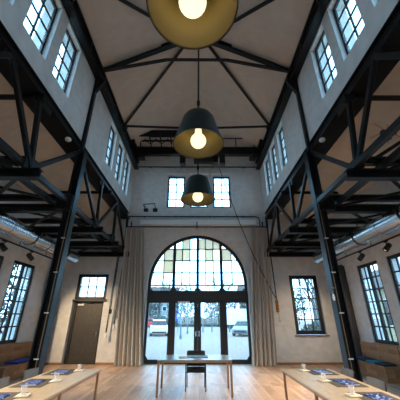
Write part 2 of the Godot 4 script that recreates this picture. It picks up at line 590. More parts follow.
func build_entrance() -> void:
	var z := FAR - 0.22
	# fanlight: ring, transom beam, mullions, glazing bars, panes
	var o := setting("window_fanlight", Vector3(0.04, 0, z))
	var disc := PackedVector2Array()
	var ring := PackedVector2Array()
	for i in 49:
		var a := PI * i / 48
		ring.append(Vector2(cos(a), sin(a)) * 2.15 + Vector2(0, 3.0))
	for i in 49:
		var a := PI * (48 - i) / 48
		ring.append(Vector2(cos(a), sin(a)) * 2.03 + Vector2(0, 3.0))
	var st := new_st()
	prism(st, ring, 0.14)
	part("arch_frame", st, M.frame, o)
	for i in 49:
		var a := PI * i / 48
		disc.append(Vector2(cos(a), sin(a)) * 2.04 + Vector2(0, 3.0))
	disc.append(Vector2(-2.04, 2.72))
	disc.append(Vector2(2.04, 2.72))
	st = new_st()
	box(st, Vector3(0, 2.5, 0), Vector3(4.3, 0.40, 0.18), 0.01)
	part("transom_beam", st, M.frame_brown, o)
	for s in [-1, 1]:
		st = new_st()
		box(st, Vector3(s * 2.09, 2.85, 0), Vector3(0.12, 0.3, 0.14), 0.006)
		part("arch_frame", st, M.frame, o)
	for x in [-1.05, 0.0, 1.05]:
		st = new_st()
		var top: float = 3.0 + sqrt(2.04 * 2.04 - x * x)
		box(st, Vector3(x, (2.7 + top) / 2, 0), Vector3(0.12, top - 2.7, 0.14), 0.008)
		part("mullion", st, M.frame, o)
	st = new_st()
	box(st, Vector3(0, 2.93, 0), Vector3(4.06, 0.05, 0.08), 0.006)
	part("glazing_bar", st, M.frame, o)
	for y in [3.46, 3.99, 4.51]:
		st = new_st()
		var hw: float = sqrt(2.04 * 2.04 - (y - 3.0) * (y - 3.0))
		box(st, Vector3(0, y, 0), Vector3(hw * 2, 0.04, 0.05))
		part("glazing_bar", st, M.frame, o)
	var xs := [-2.04, -1.52, -1.05, -0.7, -0.35, 0.0, 0.35, 0.7, 1.05, 1.52, 2.04]
	for x in [-1.52, -0.7, -0.35, 0.35, 0.7, 1.52]:
		st = new_st()
		var top: float = 3.0 + sqrt(2.04 * 2.04 - x * x)
		box(st, Vector3(x, (2.93 + top) / 2, 0), Vector3(0.04, top - 2.93, 0.05))
		part("glazing_bar", st, M.frame, o)
	var ys := [2.72, 2.93, 3.46, 3.99, 4.51, 5.0]
	var amber := [[1, 3], [2, 3], [1, 2], [3, 4], [3, 3], [6, 4], [6, 3], [5, 4], [8, 3], [7, 4]]
	for i in xs.size() - 1:
		for j in ys.size() - 1:
			var rect := PackedVector2Array([Vector2(xs[i], ys[j]), Vector2(xs[i + 1], ys[j]), Vector2(xs[i + 1], ys[j + 1]), Vector2(xs[i], ys[j + 1])])
			for piece in Geometry2D.intersect_polygons(rect, disc):
				st = new_st()
				prism(st, piece, 0.006)
				part("pane", st, M.glass_amber if [i, j] in amber else M.glass, o)
	# little corner plates of the bottom lights
	for x in [-2.02, -1.11, -0.99, -0.06, 0.06, 0.99, 1.11, 2.02]:
		var sx := -1.0 if x in [-1.11, -0.06, 0.99, 2.02] else 1.0
		st = new_st()
		prism(st, PackedVector2Array([Vector2(x, 2.71), Vector2(x + sx * 0.1, 2.71), Vector2(x, 2.82)]), 0.05)
		part("corner_plate", st, M.frame, o)
	# four glazed leaves
	var leaf := [[-2.11, -1.03], [-1.03, 0.04], [0.04, 1.11], [1.11, 2.19]]
	for k in 4:
		var x0: float = leaf[k][0]
		var x1: float = leaf[k][1]
		var d := setting("door_glazed", Vector3((x0 + x1) / 2, 0, z))
		var w: float = x1 - x0 - 0.002
		st = new_st()
		for s in [-1, 1]:
			var t := 0.145
			if (k == 0 and s < 0) or (k == 3 and s > 0):
				t = 0.1
			box(st, Vector3(s * (w - t) / 2, 1.15, 0), Vector3(t, 2.3, 0.09), 0.008)
		box(st, Vector3(0, 0.075, 0), Vector3(w - 0.1, 0.15, 0.088), 0.008)
		box(st, Vector3(0, 2.26, 0), Vector3(w - 0.1, 0.08, 0.088), 0.008)
		part("leaf_frame", st, M.frame_brown, d)
		st = new_st()
		box(st, Vector3(0, 1.18, 0), Vector3(w - 0.18, 2.1, 0.01))
		part("pane", st, M.glass, d)
		for s in [-1, 1]:
			if (k == 0 and s < 0) or (k == 3 and s > 0):
				st = new_st()
				var x: float = s * (w / 2 - 0.09)
				prism(st, PackedVector2Array([Vector2(x, 0.14), Vector2(x - s * 0.12, 0.14), Vector2(x, 0.3)]), 0.05)
				part("corner_plate", st, M.frame, d)
		if k == 1 or k == 2:
			var s := 1 if k == 1 else -1
			st = new_st()
			box(st, Vector3(s * (w / 2 - 0.065), 1.05, 0.055), Vector3(0.035, 0.2, 0.02), 0.004)
			tube(st, [Vector3(s * (w / 2 - 0.065), 1.08, 0.06), Vector3(s * (w / 2 - 0.065), 1.08, 0.1), Vector3(s * (w / 2 - 0.18), 1.08, 0.1)], 0.011)
			part("handle", st, M.chrome, d)
		if k == 1:
			st = new_st()
			box(st, Vector3(-0.05, 2.25, 0.08), Vector3(0.5, 0.06, 0.06), 0.008)
			part("door_closer", st, M.white_metal, d)

func build_side_door() -> void:
	var d := setting("door_side", Vector3(-4.50, 0, FAR - 0.2))
	var st := new_st()
	for s in [-1, 1]:
		box(st, Vector3(s * 0.59, 1.15, 0), Vector3(0.12, 2.3, 0.12), 0.006)
	box(st, Vector3(0, 2.28, 0), Vector3(1.3, 0.1, 0.12), 0.006)
	box(st, Vector3(0, 0.02, 0), Vector3(1.3, 0.04, 0.14), 0.004)
	part("door_frame", st, M.frame_brown, d)
	st = new_st()
	box(st, Vector3(0, 1.13, -0.01), Vector3(1.07, 2.2, 0.05), 0.006)
	part("leaf", st, M.door, d)
	st = new_st()
	box(st, Vector3(0.44, 1.05, 0.025), Vector3(0.035, 0.2, 0.015), 0.004)
	tube(st, [Vector3(0.44, 1.08, 0.02), Vector3(0.44, 1.08, 0.07), Vector3(0.32, 1.08, 0.07)], 0.011)
	part("handle", st, M.chrome, d)
	st = new_st()
	box(st, Vector3(-0.36, 2.14, 0.05), Vector3(0.26, 0.06, 0.06), 0.008)
	bar(st, Vector3(-0.3, 2.19, 0.06), Vector3(0.05, 2.22, 0.08), 0.02, 0.012)
	part("door_closer", st, M.white_metal, d)
	window_unit("window_transom", Vector3(-4.46, 2.32, FAR - 0.06), 0, 1.3, 1.05, 3, 2, 0.13, 0.045, M.frame)
	st = new_st()
	minmax(st, Vector3(-5.17, 2.26, FAR - 0.28), Vector3(-3.75, 2.34, FAR + 0.04), 0.006)
	part("trim_transom", st, M.frame).set_meta("kind", "structure")

# ------------------------------------------------------------------ steelwork
const LOW := 4.3
const UPN := 5.9
func build_steel() -> void:
	for s in [-1, 1]:
		var side := "left" if s < 0 else "right"
		# column: an H section with its flanges facing nave and aisle
		var c := thing("steel_column", "dark steel column standing between the nave and the %s aisle" % side, "column", Vector3(s * 3.165, 0, COL_Z))
		var st := new_st()
		box(st, Vector3(-s * 0.095, 2.95, 0), Vector3(0.025, 5.9, 0.22), 0.004)
		part("flange", st, M.steel, c)
		st = new_st()
		box(st, Vector3(s * 0.095, 2.95, 0), Vector3(0.025, 5.9, 0.22), 0.004)
		part("flange", st, M.steel, c)
		st = new_st()
		box(st, Vector3(0, 2.95, 0), Vector3(0.165, 5.9, 0.018))
		part("web", st, M.steel, c)
		st = new_st()
		box(st, Vector3(0, 0.02, 0), Vector3(0.34, 0.04, 0.4), 0.006)
		part("base_plate", st, M.steel, c)
		for y in [0.9, 1.75, 2.6, 3.4]:
			st = new_st()
			box(st, Vector3(-s * 0.01, y, 0.05), Vector3(0.1, 0.025, 0.05), 0.004)
			part("pipe_clip", st, M.white_metal, c)
		st = new_st()
		tube(st, [Vector3(-s * 0.03, 0.1, 0.06), Vector3(-s * 0.03, 4.1, 0.06)], 0.01)
		part("conduit", st, M.brass, c)
		st = new_st()
		box(st, Vector3(s * 0.12, LOW + 0.0, 0), Vector3(0.42, 0.4, 0.33), 0.02)
		part("bracket", st, M.steel, c)
		# lattice girder carrying the clerestory wall
		var g := thing("lattice_girder", "black riveted lattice girder under the %s upper wall" % side, "girder", Vector3(s * 3.45, 0, 0))
		st = new_st()
		ibeam(st, Vector3(-s * 0.13, 6.07, NEAR), Vector3(-s * 0.13, 6.07, FAR), 0.28, 0.18)
		ibeam(st, Vector3(s * 0.17, 6.07, NEAR), Vector3(s * 0.17, 6.07, FAR), 0.28, 0.16)
		box(st, Vector3(0.02, 5.92, (FAR + NEAR) / 2), Vector3(0.5, 0.03, NEAR - FAR))
		box(st, Vector3(-s * 0.1, 6.07, (FAR + NEAR) / 2), Vector3(0.1, 0.24, NEAR - FAR))
		part("top_beam", st, M.steel, g)
		for q in [-0.2 if s < 0 else -0.33, 0.2]:
			st = new_st()
			bar(st, Vector3(s * q, LOW + 0.04, NEAR), Vector3(s * q, LOW + 0.04, FAR + 0.02), 0.11, 0.12, 0.01)
			part("bottom_chord", st, M.steel, g)
		var pz := [-1.9, -4.4, -6.15, -7.95, -9.7, -11.45]
		for z in pz:
			if z == -6.15:
				continue
			st = new_st()
			bar(st, Vector3(-s * 0.27, LOW, z), Vector3(-s * 0.22, UPN, z + (0.28 if z == -4.4 else 0.0)), 0.09, 0.09, 0.008)
			part("post", st, M.steel, g)
		for d in [[-4.4, -3.2], [-4.4, -6.15], [-7.95, -6.15], [-7.95, -9.7], [-11.45, -9.7], [-1.9, -3.2]]:
			st = new_st()
			bar(st, Vector3(-s * 0.27, LOW, d[0]), Vector3(-s * 0.22, UPN, d[1]), 0.1, 0.08, 0.008, Vector3.RIGHT)
			part("diagonal", st, M.steel, g)
		for z in pz:
			st = new_st()
			box(st, Vector3(-s * 0.27, LOW + 0.08, z), Vector3(0.03, 0.32, 0.42), 0.004)
			part("gusset", st, M.steel, g)
			st = new_st()
			box(st, Vector3(-s * 0.22, UPN - 0.03, -3.2 if z == -1.9 else z), Vector3(0.03, 0.26, 0.36), 0.004)
			part("gusset", st, M.steel, g)
		# cross beams of the aisle, one at each panel point
		var ord := ["nearest the camera, added fill", "second from the camera", "at the column", "just beyond the column", "second from the end wall", "against the end wall"]
		for i in pz.size():
			var z: float = pz[i]
			var b := thing("cross_beam", "black steel beam across the %s aisle, %s" % [side, ord[i]], "beam", Vector3(s * 3.2, LOW, z), 0, "aisle cross beams")
			st = new_st()
			ibeam(st, Vector3(0 if i != 2 else s * 0.12, 0.18, 0), Vector3(s * 2.66, 0.18, 0), 0.16, 0.12)
			part("upper_member", st, M.steel, b)
			st = new_st()
			ibeam(st, Vector3(-s * 0.25 if i != 2 else s * 0.12, -0.12, 0), Vector3(s * 2.66, -0.12, 0), 0.2, 0.16)
			part("lower_member", st, M.steel, b)
			if i in [1, 3]:
				st = new_st()
				var tz := 0.3 if i == 1 else -0.7
				bar(st, Vector3(-s * 0.05, 5.84 - LOW, tz), Vector3(s * 2.0, 5.84 - LOW, tz), 0.08, 0.09, 0.008)
				part("top_tie", st, M.steel, b)
				st = new_st()
				box(st, Vector3(s * 0.0, 5.82 - LOW, tz), Vector3(0.22, 0.16, 0.14), 0.02)
				part("tie_plate", st, M.steel, b)
				st = new_st()
				bar(st, Vector3(s * 0.25, 0.15, 0), Vector3(s * 2.3, 5.75 - LOW, 0), 0.07, 0.07, 0.006)
				part("diagonal", st, M.steel, b)
		# flat cross bracing between the cross beams
		for i in pz.size() - 1:
			var br := thing("wind_brace", "thin crossed steel rods between aisle beams on the %s, %s" % [side, ["nearest pair", "pair before the column", "pair behind the column", "pair in the far bay", "pair at the end wall"][i]], "brace", Vector3(s * 4.5, LOW, (pz[i] + pz[i + 1]) / 2), 0, "aisle bracing")
			var hz: float = (pz[i] - pz[i + 1]) / 2 - 0.08
			for k in [-1, 1]:
				st = new_st()
				bar(st, Vector3(-0.78, -0.02 + 0.04 * k, k * hz), Vector3(1.15, -0.02 + 0.04 * k, -k * hz), 0.07, 0.05, 0.004)
				part("rod", st, M.steel, br)
		# post on the upper wall with its knee plate
		var wp := thing("wall_post", "slim steel post up the %s upper wall under the roof truss" % side, "post", Vector3(s * 3.2, 5.94, COL_Z))
		st = new_st()
		box(st, Vector3(0, 1.36, 0), Vector3(0.09, 2.72, 0.12), 0.008)
		part("shaft", st, M.steel, wp)
		st = new_st()
		prism(st, PackedVector2Array([Vector2(0.0, 2.1), Vector2(0, 2.72), Vector2(-s * 0.3, 2.72), Vector2(-s * 0.26, 2.6)]), 0.1)
		part("knee_plate", st, M.steel, wp)
		# crane rail along the eaves
		var rl := thing("crane_rail", "black crane runway beam along the %s eaves" % side, "beam", Vector3(s * 3.13, 8.82, 0))
		st = new_st()
		ibeam(st, Vector3(0, 0, NEAR), Vector3(0, 0, FAR), 0.4, 0.22)
		box(st, Vector3(s * 0.03, 0, (FAR + NEAR) / 2), Vector3(0.12, 0.36, NEAR - FAR))
		part("runway_beam", st, M.steel, rl)
		st = new_st()
		box(st, Vector3(-s * 0.08, 0.225, (FAR + NEAR) / 2), Vector3(0.05, 0.05, NEAR - FAR), 0.006)
		part("rail", st, M.steel, rl)
		for i in 9:
			st = new_st()
			box(st, Vector3(-s * 0.1, -0.02, -1.5 - i * 1.2), Vector3(0.03, 0.34, 0.05))
			part("stiffener", st, M.steel, rl)
		# round lamp beside the column head
		var rd := thing("downlight", "small round white ceiling light by the %s column head" % side, "light", Vector3(s * 3.29, 5.905, COL_Z + 0.6))
		st = new_st()
		lathe(st, [Vector2(0, 0), Vector2(0.06, 0), Vector2(0.075, -0.02), Vector2(0.075, -0.06), Vector2(0.06, -0.08)], 20)
		part("housing", st, M.white_metal, rd)
		st = new_st()
		lathe(st, [Vector2(0.06, -0.078), Vector2(0.04, -0.09), Vector2(0, -0.095)], 20)
		part("diffuser", st, M.napkin, rd)
	build_truss()
	build_crane()

func build_truss() -> void:
	var t := thing("roof_truss", "black raised-tie roof truss spanning the nave above the columns", "truss", Vector3(0, EAVE, COL_Z))
	var st: SurfaceTool
	for s in [-1, 1]:
		st = new_st()
		ibeam(st, Vector3(s * 3.2, 0.0, 0), Vector3(0, RIDGE - EAVE - 0.13, 0), 0.2, 0.16)
		part("rafter", st, M.steel, t)
		st = new_st()
		bar(st, Vector3(s * 3.15, -0.06, 0), Vector3(s * 1.0, 0.5, 0), 0.09, 0.08, 0.006)
		part("tie", st, M.steel, t)
	st = new_st()
	bar(st, Vector3(-1.0, 0.5, 0), Vector3(1.0, 0.5, 0), 0.08, 0.07, 0.006)
	part("tie", st, M.steel, t)
	# diagonal braces in the roof slopes, from the apex to the eaves
	for e in [[-1, -8.95, "far left"], [1, -8.95, "far right"], [-1, -3.3, "near left"], [1, -3.3, "near right"]]:
		var b := thing("roof_brace", "slanting black brace under the nave ceiling, %s of the truss apex" % e[2], "brace", Vector3(0, RIDGE - 0.14, COL_Z), 0, "nave roof braces")
		st = new_st()
		bar(st, Vector3(e[0] * 0.25, -0.15, 0), Vector3(e[0] * 3.15, EAVE - RIDGE + 0.12, e[1] - COL_Z), 0.09, 0.07, 0.006)
		part("bar", st, M.steel, b)
		st = new_st()
		box(st, Vector3(e[0] * 3.08, EAVE - RIDGE + 0.12, e[1] - COL_Z), Vector3(0.2, 0.12, 0.2), 0.02)
		part("end_plate", st, M.steel, b)
	var tb := thing("tie_bar", "thin black tie bar across the nave between truss and crane", "bar", Vector3(0, EAVE, -8.95))
	for s in [-1, 1]:
		st = new_st()
		bar(st, Vector3(s * 3.1, 0.02, 0), Vector3(0, -0.1, 0), 0.08, 0.07, 0.006)
		part("half", st, M.steel, tb)

func build_crane() -> void:
	var z := -10.75
	var c := thing("bridge_crane", "black overhead travelling crane bridge below the end gable", "crane", Vector3(0, 9.1, z))
	var st := new_st()
	ibeam(st, Vector3(-3.0, -0.02, 0), Vector3(3.0, -0.02, 0), 0.42, 0.24)
	box(st, Vector3(0, -0.02, 0), Vector3(6.0, 0.36, 0.1))
	part("bridge_girder", st, M.steel, c)
	st = new_st()
	for y in [0.36, 0.62]:
		bar(st, Vector3(-2.75, y, 0.75), Vector3(-0.75, y, 0.75), 0.07, 0.07)
		bar(st, Vector3(-2.75, y, 0.35), Vector3(-0.75, y, 0.35), 0.07, 0.07)
	for i in 5:
		var x := -2.75 + i * 0.5
		bar(st, Vector3(x, 0.36, 0.75), Vector3(x, 0.62, 0.75), 0.06, 0.06)
		bar(st, Vector3(x, 0.36, 0.35), Vector3(x, 0.36, 0.75), 0.06, 0.06)
		bar(st, Vector3(x, 0.12, 0.1), Vector3(x, 0.4, 0.4), 0.05, 0.05)
	box(st, Vector3(-1.75, 0.5, 0.76), Vector3(2.0, 0.2, 0.02))
	part("walkway_frame", st, M.steel, c)
	st = new_st()
	tube(st, [Vector3(0.9, 0.62, 0.2), Vector3(2.9, 0.62, 0.2)], 0.03)
	for x in [1.0, 1.9, 2.8]:
		tube(st, [Vector3(x, 0.1, 0.1), Vector3(x, 0.62, 0.2)], 0.025)
	part("handrail", st, M.steel, c)
	for s in [-1, 1]:
		st = new_st()
		box(st, Vector3(s * 3.02, 0.08, 0.1), Vector3(0.2, 0.2, 1.3), 0.02)
		part("end_carriage", st, M.steel, c)
		st = new_st()
		tube(st, [Vector3(s * 2.7, -0.1, 0.05), Vector3(s * 2.7, -0.42, 0.05)], 0.03)
		box(st, Vector3(s * 2.66, -0.48, 0.08), Vector3(0.3, 0.14, 0.2), 0.02)
		part("work_light", st, M.black, c)
	# cable festoon loops on the left half
	for i in 3:
		st = new_st()
		var pts := []
		for k in 9:
			var u := k / 8.0
			pts.append(Vector3(-2.5 + i * 0.55 + u * 0.55, 0.34 - 0.28 * sin(PI * u), 0.55))
		tube(st, pts, 0.02, 6)
		part("festoon_cable", st, M.rubber, c)
	var h := thing("hoist", "dark hoist trolley hanging from the crane bridge", "hoist", Vector3(0.25, 8.865, z + 0.05))
	st = new_st()
	for x in [-0.95, 0.95]:
		st = new_st()
		box(st, Vector3(x, -0.28, 0), Vector3(0.26, 0.56, 0.3), 0.03)
		part("suspension", st, M.steel, h)
	st = new_st()
	tube(st, [Vector3(-0.4, -0.35, 0), Vector3(0.5, -0.35, 0)], 0.17, 16)
	part("drum", st, M.steel, h)
	st = new_st()
	box(st, Vector3(0.62, -0.36, 0), Vector3(0.24, 0.34, 0.34), 0.03)
	box(st, Vector3(0.05, -0.1, 0), Vector3(1.9, 0.08, 0.2), 0.01)
	part("motor", st, M.steel, h)
	# rail and conduit on the end wall
	var p := thing("pipe_rail", "thin dark pipe running high across the end wall under the crane", "pipe", Vector3(0, 8.72, FAR + 0.1))
	st = new_st()
	tube(st, [Vector3(-3.2, 0, 0), Vector3(3.2, 0, 0)], 0.03)
	part("pipe", st, M.steel, p)
	for x in [-2.4, -0.8, 0.8, 2.4]:
		st = new_st()
		box(st, Vector3(x, 0, -0.05), Vector3(0.04, 0.06, 0.1))
		part("bracket", st, M.steel, p)

# ------------------------------------------------------------------ lamps and services
func build_pendants() -> void:
	var lab := ["nearest large green bell pendant lamp, cut by the top edge of the picture", "middle green bell pendant lamp hanging over the nave", "farthest green bell pendant lamp, in front of the gable windows"]
	var proto: Node3D = null
	var zs := [-1.85, -4.5, -7.3]
	for i in 3:
		var at := Vector3([0.02, 0.08, 0.06][i], 4.94, zs[i])
		if i == 0:
			proto = thing("pendant_lamp", lab[0], "lamp", at, 0, "bell pendants over the nave")
			var st := new_st()
			lathe(st, [Vector2(0.53, 0.0), Vector2(0.525, 0.03), Vector2(0.49, 0.13), Vector2(0.43, 0.32), Vector2(0.375, 0.52), Vector2(0.335, 0.66), Vector2(0.30, 0.72), Vector2(0.25, 0.76), Vector2(0.12, 0.78), Vector2(0.0, 0.78)], 48)
			part("shade", st, M.shade_green, proto)
			st = new_st()
			lathe(st, [Vector2(0.53, 0.0), Vector2(0.515, 0.0), Vector2(0.51, 0.03), Vector2(0.475, 0.13), Vector2(0.415, 0.32), Vector2(0.36, 0.52), Vector2(0.32, 0.65), Vector2(0.28, 0.70), Vector2(0.0, 0.72)], 48)
			part("reflector", st, M.shade_inside, proto)
			st = new_st()
			var bp := []
			for k in 13:
				var ba := -PI / 2 + PI * 0.82 * k / 12.0
				bp.append(Vector2(cos(ba) * 0.165 if k > 0 else 0.0, 0.10 + sin(ba) * 0.165))
			bp.append_array([Vector2(0.075, 0.30), Vector2(0.065, 0.42), Vector2(0.0, 0.42)])
			lathe(st, bp, 24)
			part("bulb", st, M.bulb, proto)
			st = new_st()
			lathe(st, [Vector2(0.0, 0.425), Vector2(0.07, 0.425), Vector2(0.07, 0.72), Vector2(0.0, 0.72)], 16)
			part("socket", st, M.black, proto)
			st = new_st()
			lathe(st, [Vector2(0.1, 0.775), Vector2(0.09, 0.8), Vector2(0.05, 0.83), Vector2(0.03, 0.9), Vector2(0, 0.9)], 16)
			part("cap", st, M.steel, proto)
			st = new_st()
			tube(st, [Vector3(0, 0.85, 0), Vector3(0, RIDGE - 4.94 - 0.02, 0)], 0.022, 6)
			part("suspension_cable", st, M.rubber, proto)
			st = new_st()
			box(st, Vector3(0, 1.14, 0), Vector3(0.07, 0.11, 0.06), 0.006)
			part("cable_clamp", st, M.steel, proto)
			var l := OmniLight3D.new()
			l.name = "light"
			l.light_color = Color(1.0, 0.83, 0.48)
			l.light_energy = 0.4
			l.light_size = 0.05
			l.omni_range = 30.0
			l.omni_attenuation = 2.0
			l.shadow_enabled = true
			proto.add_child(l)
			l.position = Vector3(0, 0.37, 0)
		else:
			copy_of(proto, at, 0, lab[i])

func build_services() -> void:
	var st: SurfaceTool
	for s in [-1, 1]:
		var side := "left" if s < 0 else "right"
		# ventilation duct
		var d := thing("ventilation_duct", "round galvanised ventilation duct hanging along the %s aisle" % side, "duct", Vector3(s * 4.8, 3.81, 0))
		var zs := [2.0, -0.4, -2.8, -4.6, -6.4, -8.2, -10.3]
		for i in zs.size() - 1:
			st = new_st()
			var xf := Transform3D(Basis(Vector3.RIGHT, -PI / 2), Vector3(0, 0, zs[i]))
			var dl: float = zs[i] - zs[i + 1]
			lathe(st, [Vector2(0.23, 0.0), Vector2(0.23, dl)], 40, xf)
			lathe(st, [Vector2(0.0, 0.0), Vector2(0.23, 0.0)], 40, xf, false)
			lathe(st, [Vector2(0.23, dl), Vector2(0.18, dl)], 40, xf, false)
			part("section", st, M.duct, d)
		for z in [-2.8, -4.6, -6.4, -8.2]:
			st = new_st()
			lathe(st, [Vector2(0.228, -0.03), Vector2(0.243, -0.03), Vector2(0.243, 0.03), Vector2(0.228, 0.03)], 28, Transform3D(Basis(Vector3.RIGHT, PI / 2), Vector3(0, 0, z)), false)
			part("joint_ring", st, M.duct, d)
		for z in [-3.6, -5.5, -7.4, -9.4]:
			st = new_st()
			var loop := []
			for k in 17:
				var a := TAU * k / 16
				loop.append(Vector3(cos(a) * 0.25, sin(a) * 0.25, z))
			tube(st, loop, 0.014, 6)
			tube(st, [Vector3(0, 0.24, z), Vector3(0, 0.5, z)], 0.012, 6)
			part("hanger", st, M.black, d)
		st = new_st()
		for k in [-0.12, 0.0, 0.12]:
			box(st, Vector3(k, 0, -10.31), Vector3(0.03, 0.4, 0.02))
		part("grille", st, M.steel, d)
		# light track with spots
		var t := thing("light_track", "black lighting track above the %s aisle windows" % side, "light track", Vector3(s * 5.4, 3.66, 0))
		st = new_st()
		minmax(st, Vector3(-0.02, -0.02, -2.0), Vector3(0.02, 0.02, -10.8), 0.004)
		part("rail", st, M.black, t)
		for z in [-3.0, -5.0, -7.9, -9.4]:
			st = new_st()
			tube(st, [Vector3(0, 0, z), Vector3(0, 0.5, z), Vector3(s * 0.45, 0.5, z)], 0.012, 6)
			part("hanger", st, M.black, t)
		var spots := [[-8.55, Vector3(-4.1 if s < 0 else 4.2, 0.9, FAR), 1], [-7.25, Vector3(-2.4, 0.0, -9.3) if s < 0 else Vector3(2.4, 0.0, -8.5), 1], [-5.4, Vector3(s * 2.3, 0.75, -4.8), 0], [-3.9, Vector3(s * 1.2, 0.0, -4.4), 0], [-2.4, Vector3(s * 1.4, 0.0, -2.4), 0]]  # the nearest pair is added out of view to brighten floor and ceilings
		for i in 5:
			spotlight(s, spots[i][0], spots[i][1], "black track spotlight above the %s aisle windows, %s" % [side, ["farthest from the camera", "second from the far end", "third from the far end", "fourth from the far end, added fill", "nearest the camera, added fill"][i]], i)
	# curtain rail, conduit and roller housing above the arch
	var r := thing("curtain_rail", "long black curtain rail above the arched entrance", "rail", Vector3(0, 5.42, FAR + 0.32))
	st = new_st()
	tube(st, [Vector3(-3.25, 0, 0), Vector3(3.25, 0, 0)], 0.03)
	part("rod", st, M.black, r)
	for x in [-3.0, 0.0, 3.0]:
		st = new_st()
		box(st, Vector3(x, 0.1, -0.02), Vector3(0.05, 0.28, 0.05))
		box(st, Vector3(x, 0.0, -0.16), Vector3(0.04, 0.04, 0.32))
		part("bracket", st, M.black, r)
	var cd := thing("conduit", "thin dark conduit across the end wall between curtain rail and gable windows", "conduit", Vector3(0, 6.02, FAR + 0.05))
	st = new_st()
	tube(st, [Vector3(-3.24, 0, 0), Vector3(2.75, 0, 0), Vector3(2.9, -0.05, 0), Vector3(2.95, -0.2, 0), Vector3(2.95, -0.6, 0)], 0.025)
	part("pipe", st, M.steel, cd)
	for x in [-2.5, -1.0, 0.6, 2.2]:
		st = new_st()
		box(st, Vector3(x, 0, -0.03), Vector3(0.05, 0.07, 0.05))
		part("clip", st, M.steel, cd)
	var ro := thing("screen_housing", "long white roller screen housing above the arched entrance", "screen housing", Vector3(0.05, 5.66, FAR + 0.135))
	st = new_st()
	box(st, Vector3.ZERO, Vector3(5.3, 0.24, 0.24), 0.02)
	part("casing", st, M.white_metal, ro)
	for s in [-1, 1]:
		st = new_st()
		box(st, Vector3(s * 2.66, 0, 0), Vector3(0.03, 0.26, 0.26), 0.01)
		part("end_cap", st, M.white_metal, ro)
	# wall floodlights left of the gable windows
	var f := thing("floodlight_bracket", "black bracket with two small floodlights left of the gable windows", "wall light", Vector3(-2.35, 6.2, FAR))
	st = new_st()
	tube(st, [Vector3(-0.2, 0.32, 0.02), Vector3(-0.2, 0.36, 0.25), Vector3(0.35, 0.36, 0.35), Vector3(0.4, 0.1, 0.35)], 0.022, 6)
	tube(st, [Vector3(-0.2, 0.36, 0.25), Vector3(-0.05, 0.1, 0.3)], 0.022, 6)
	part("arm", st, M.black, f)
	for x in [-0.03, 0.4]:
		st = new_st()
		obox(st, Transform3D(Basis(Vector3.RIGHT, 0.5), Vector3(x, 0.03, 0.35)), Vector3(0.2, 0.16, 0.14), 0.015)
		part("floodlight", st, M.black, f)
	build_cables()

func spotlight(s: int, z: float, aim: Vector3, label: String, i: int) -> void:
	var at := Vector3(s * 5.4, 3.66, z)
	var o := thing("track_spotlight", label, "spotlight", at, 0, "aisle track spotlights")
	var st := new_st()
	box(st, Vector3(0, -0.03, 0), Vector3(0.05, 0.05, 0.16), 0.006)
	tube(st, [Vector3(0, -0.05, 0), Vector3(0, -0.15, 0)], 0.015)
	part("adapter", st, M.black, o)
	var pivot := Vector3(0, -0.2, 0)
	var dir := (aim - at - pivot).normalized()
	var f := frame_of(pivot - dir * 0.12, pivot + dir * 0.12)
	st = new_st()
	lathe(st, [Vector2(0.0, -0.13), Vector2(0.05, -0.13), Vector2(0.07, -0.10), Vector2(0.075, 0.12), Vector2(0.065, 0.12), Vector2(0.06, 0.09)], 20, f)
	part("head", st, M.black, o)
	st = new_st()
	lathe(st, [Vector2(0.062, 0.09), Vector2(0.0, 0.09)], 20, f)
	part("lens", st, M.spot_face, o)
	var l := SpotLight3D.new()
	l.name = "light"
	l.light_color = Color(1.0, 0.87, 0.70)
	l.light_energy = ([20.0, 24.0, 20.0, 22.0, 22.0] if s < 0 else [7.0, 62.0, 20.0, 22.0, 22.0])[i]
	l.spot_angle = 34.0
	l.spot_range = 30.0
	l.spot_attenuation = 2.0
	l.light_size = 0.06
	l.shadow_enabled = true
	o.add_child(l)
	l.position = pivot + dir * 0.14
	l.look_at_from_position(at + l.position, aim)
	l.position = pivot + dir * 0.14

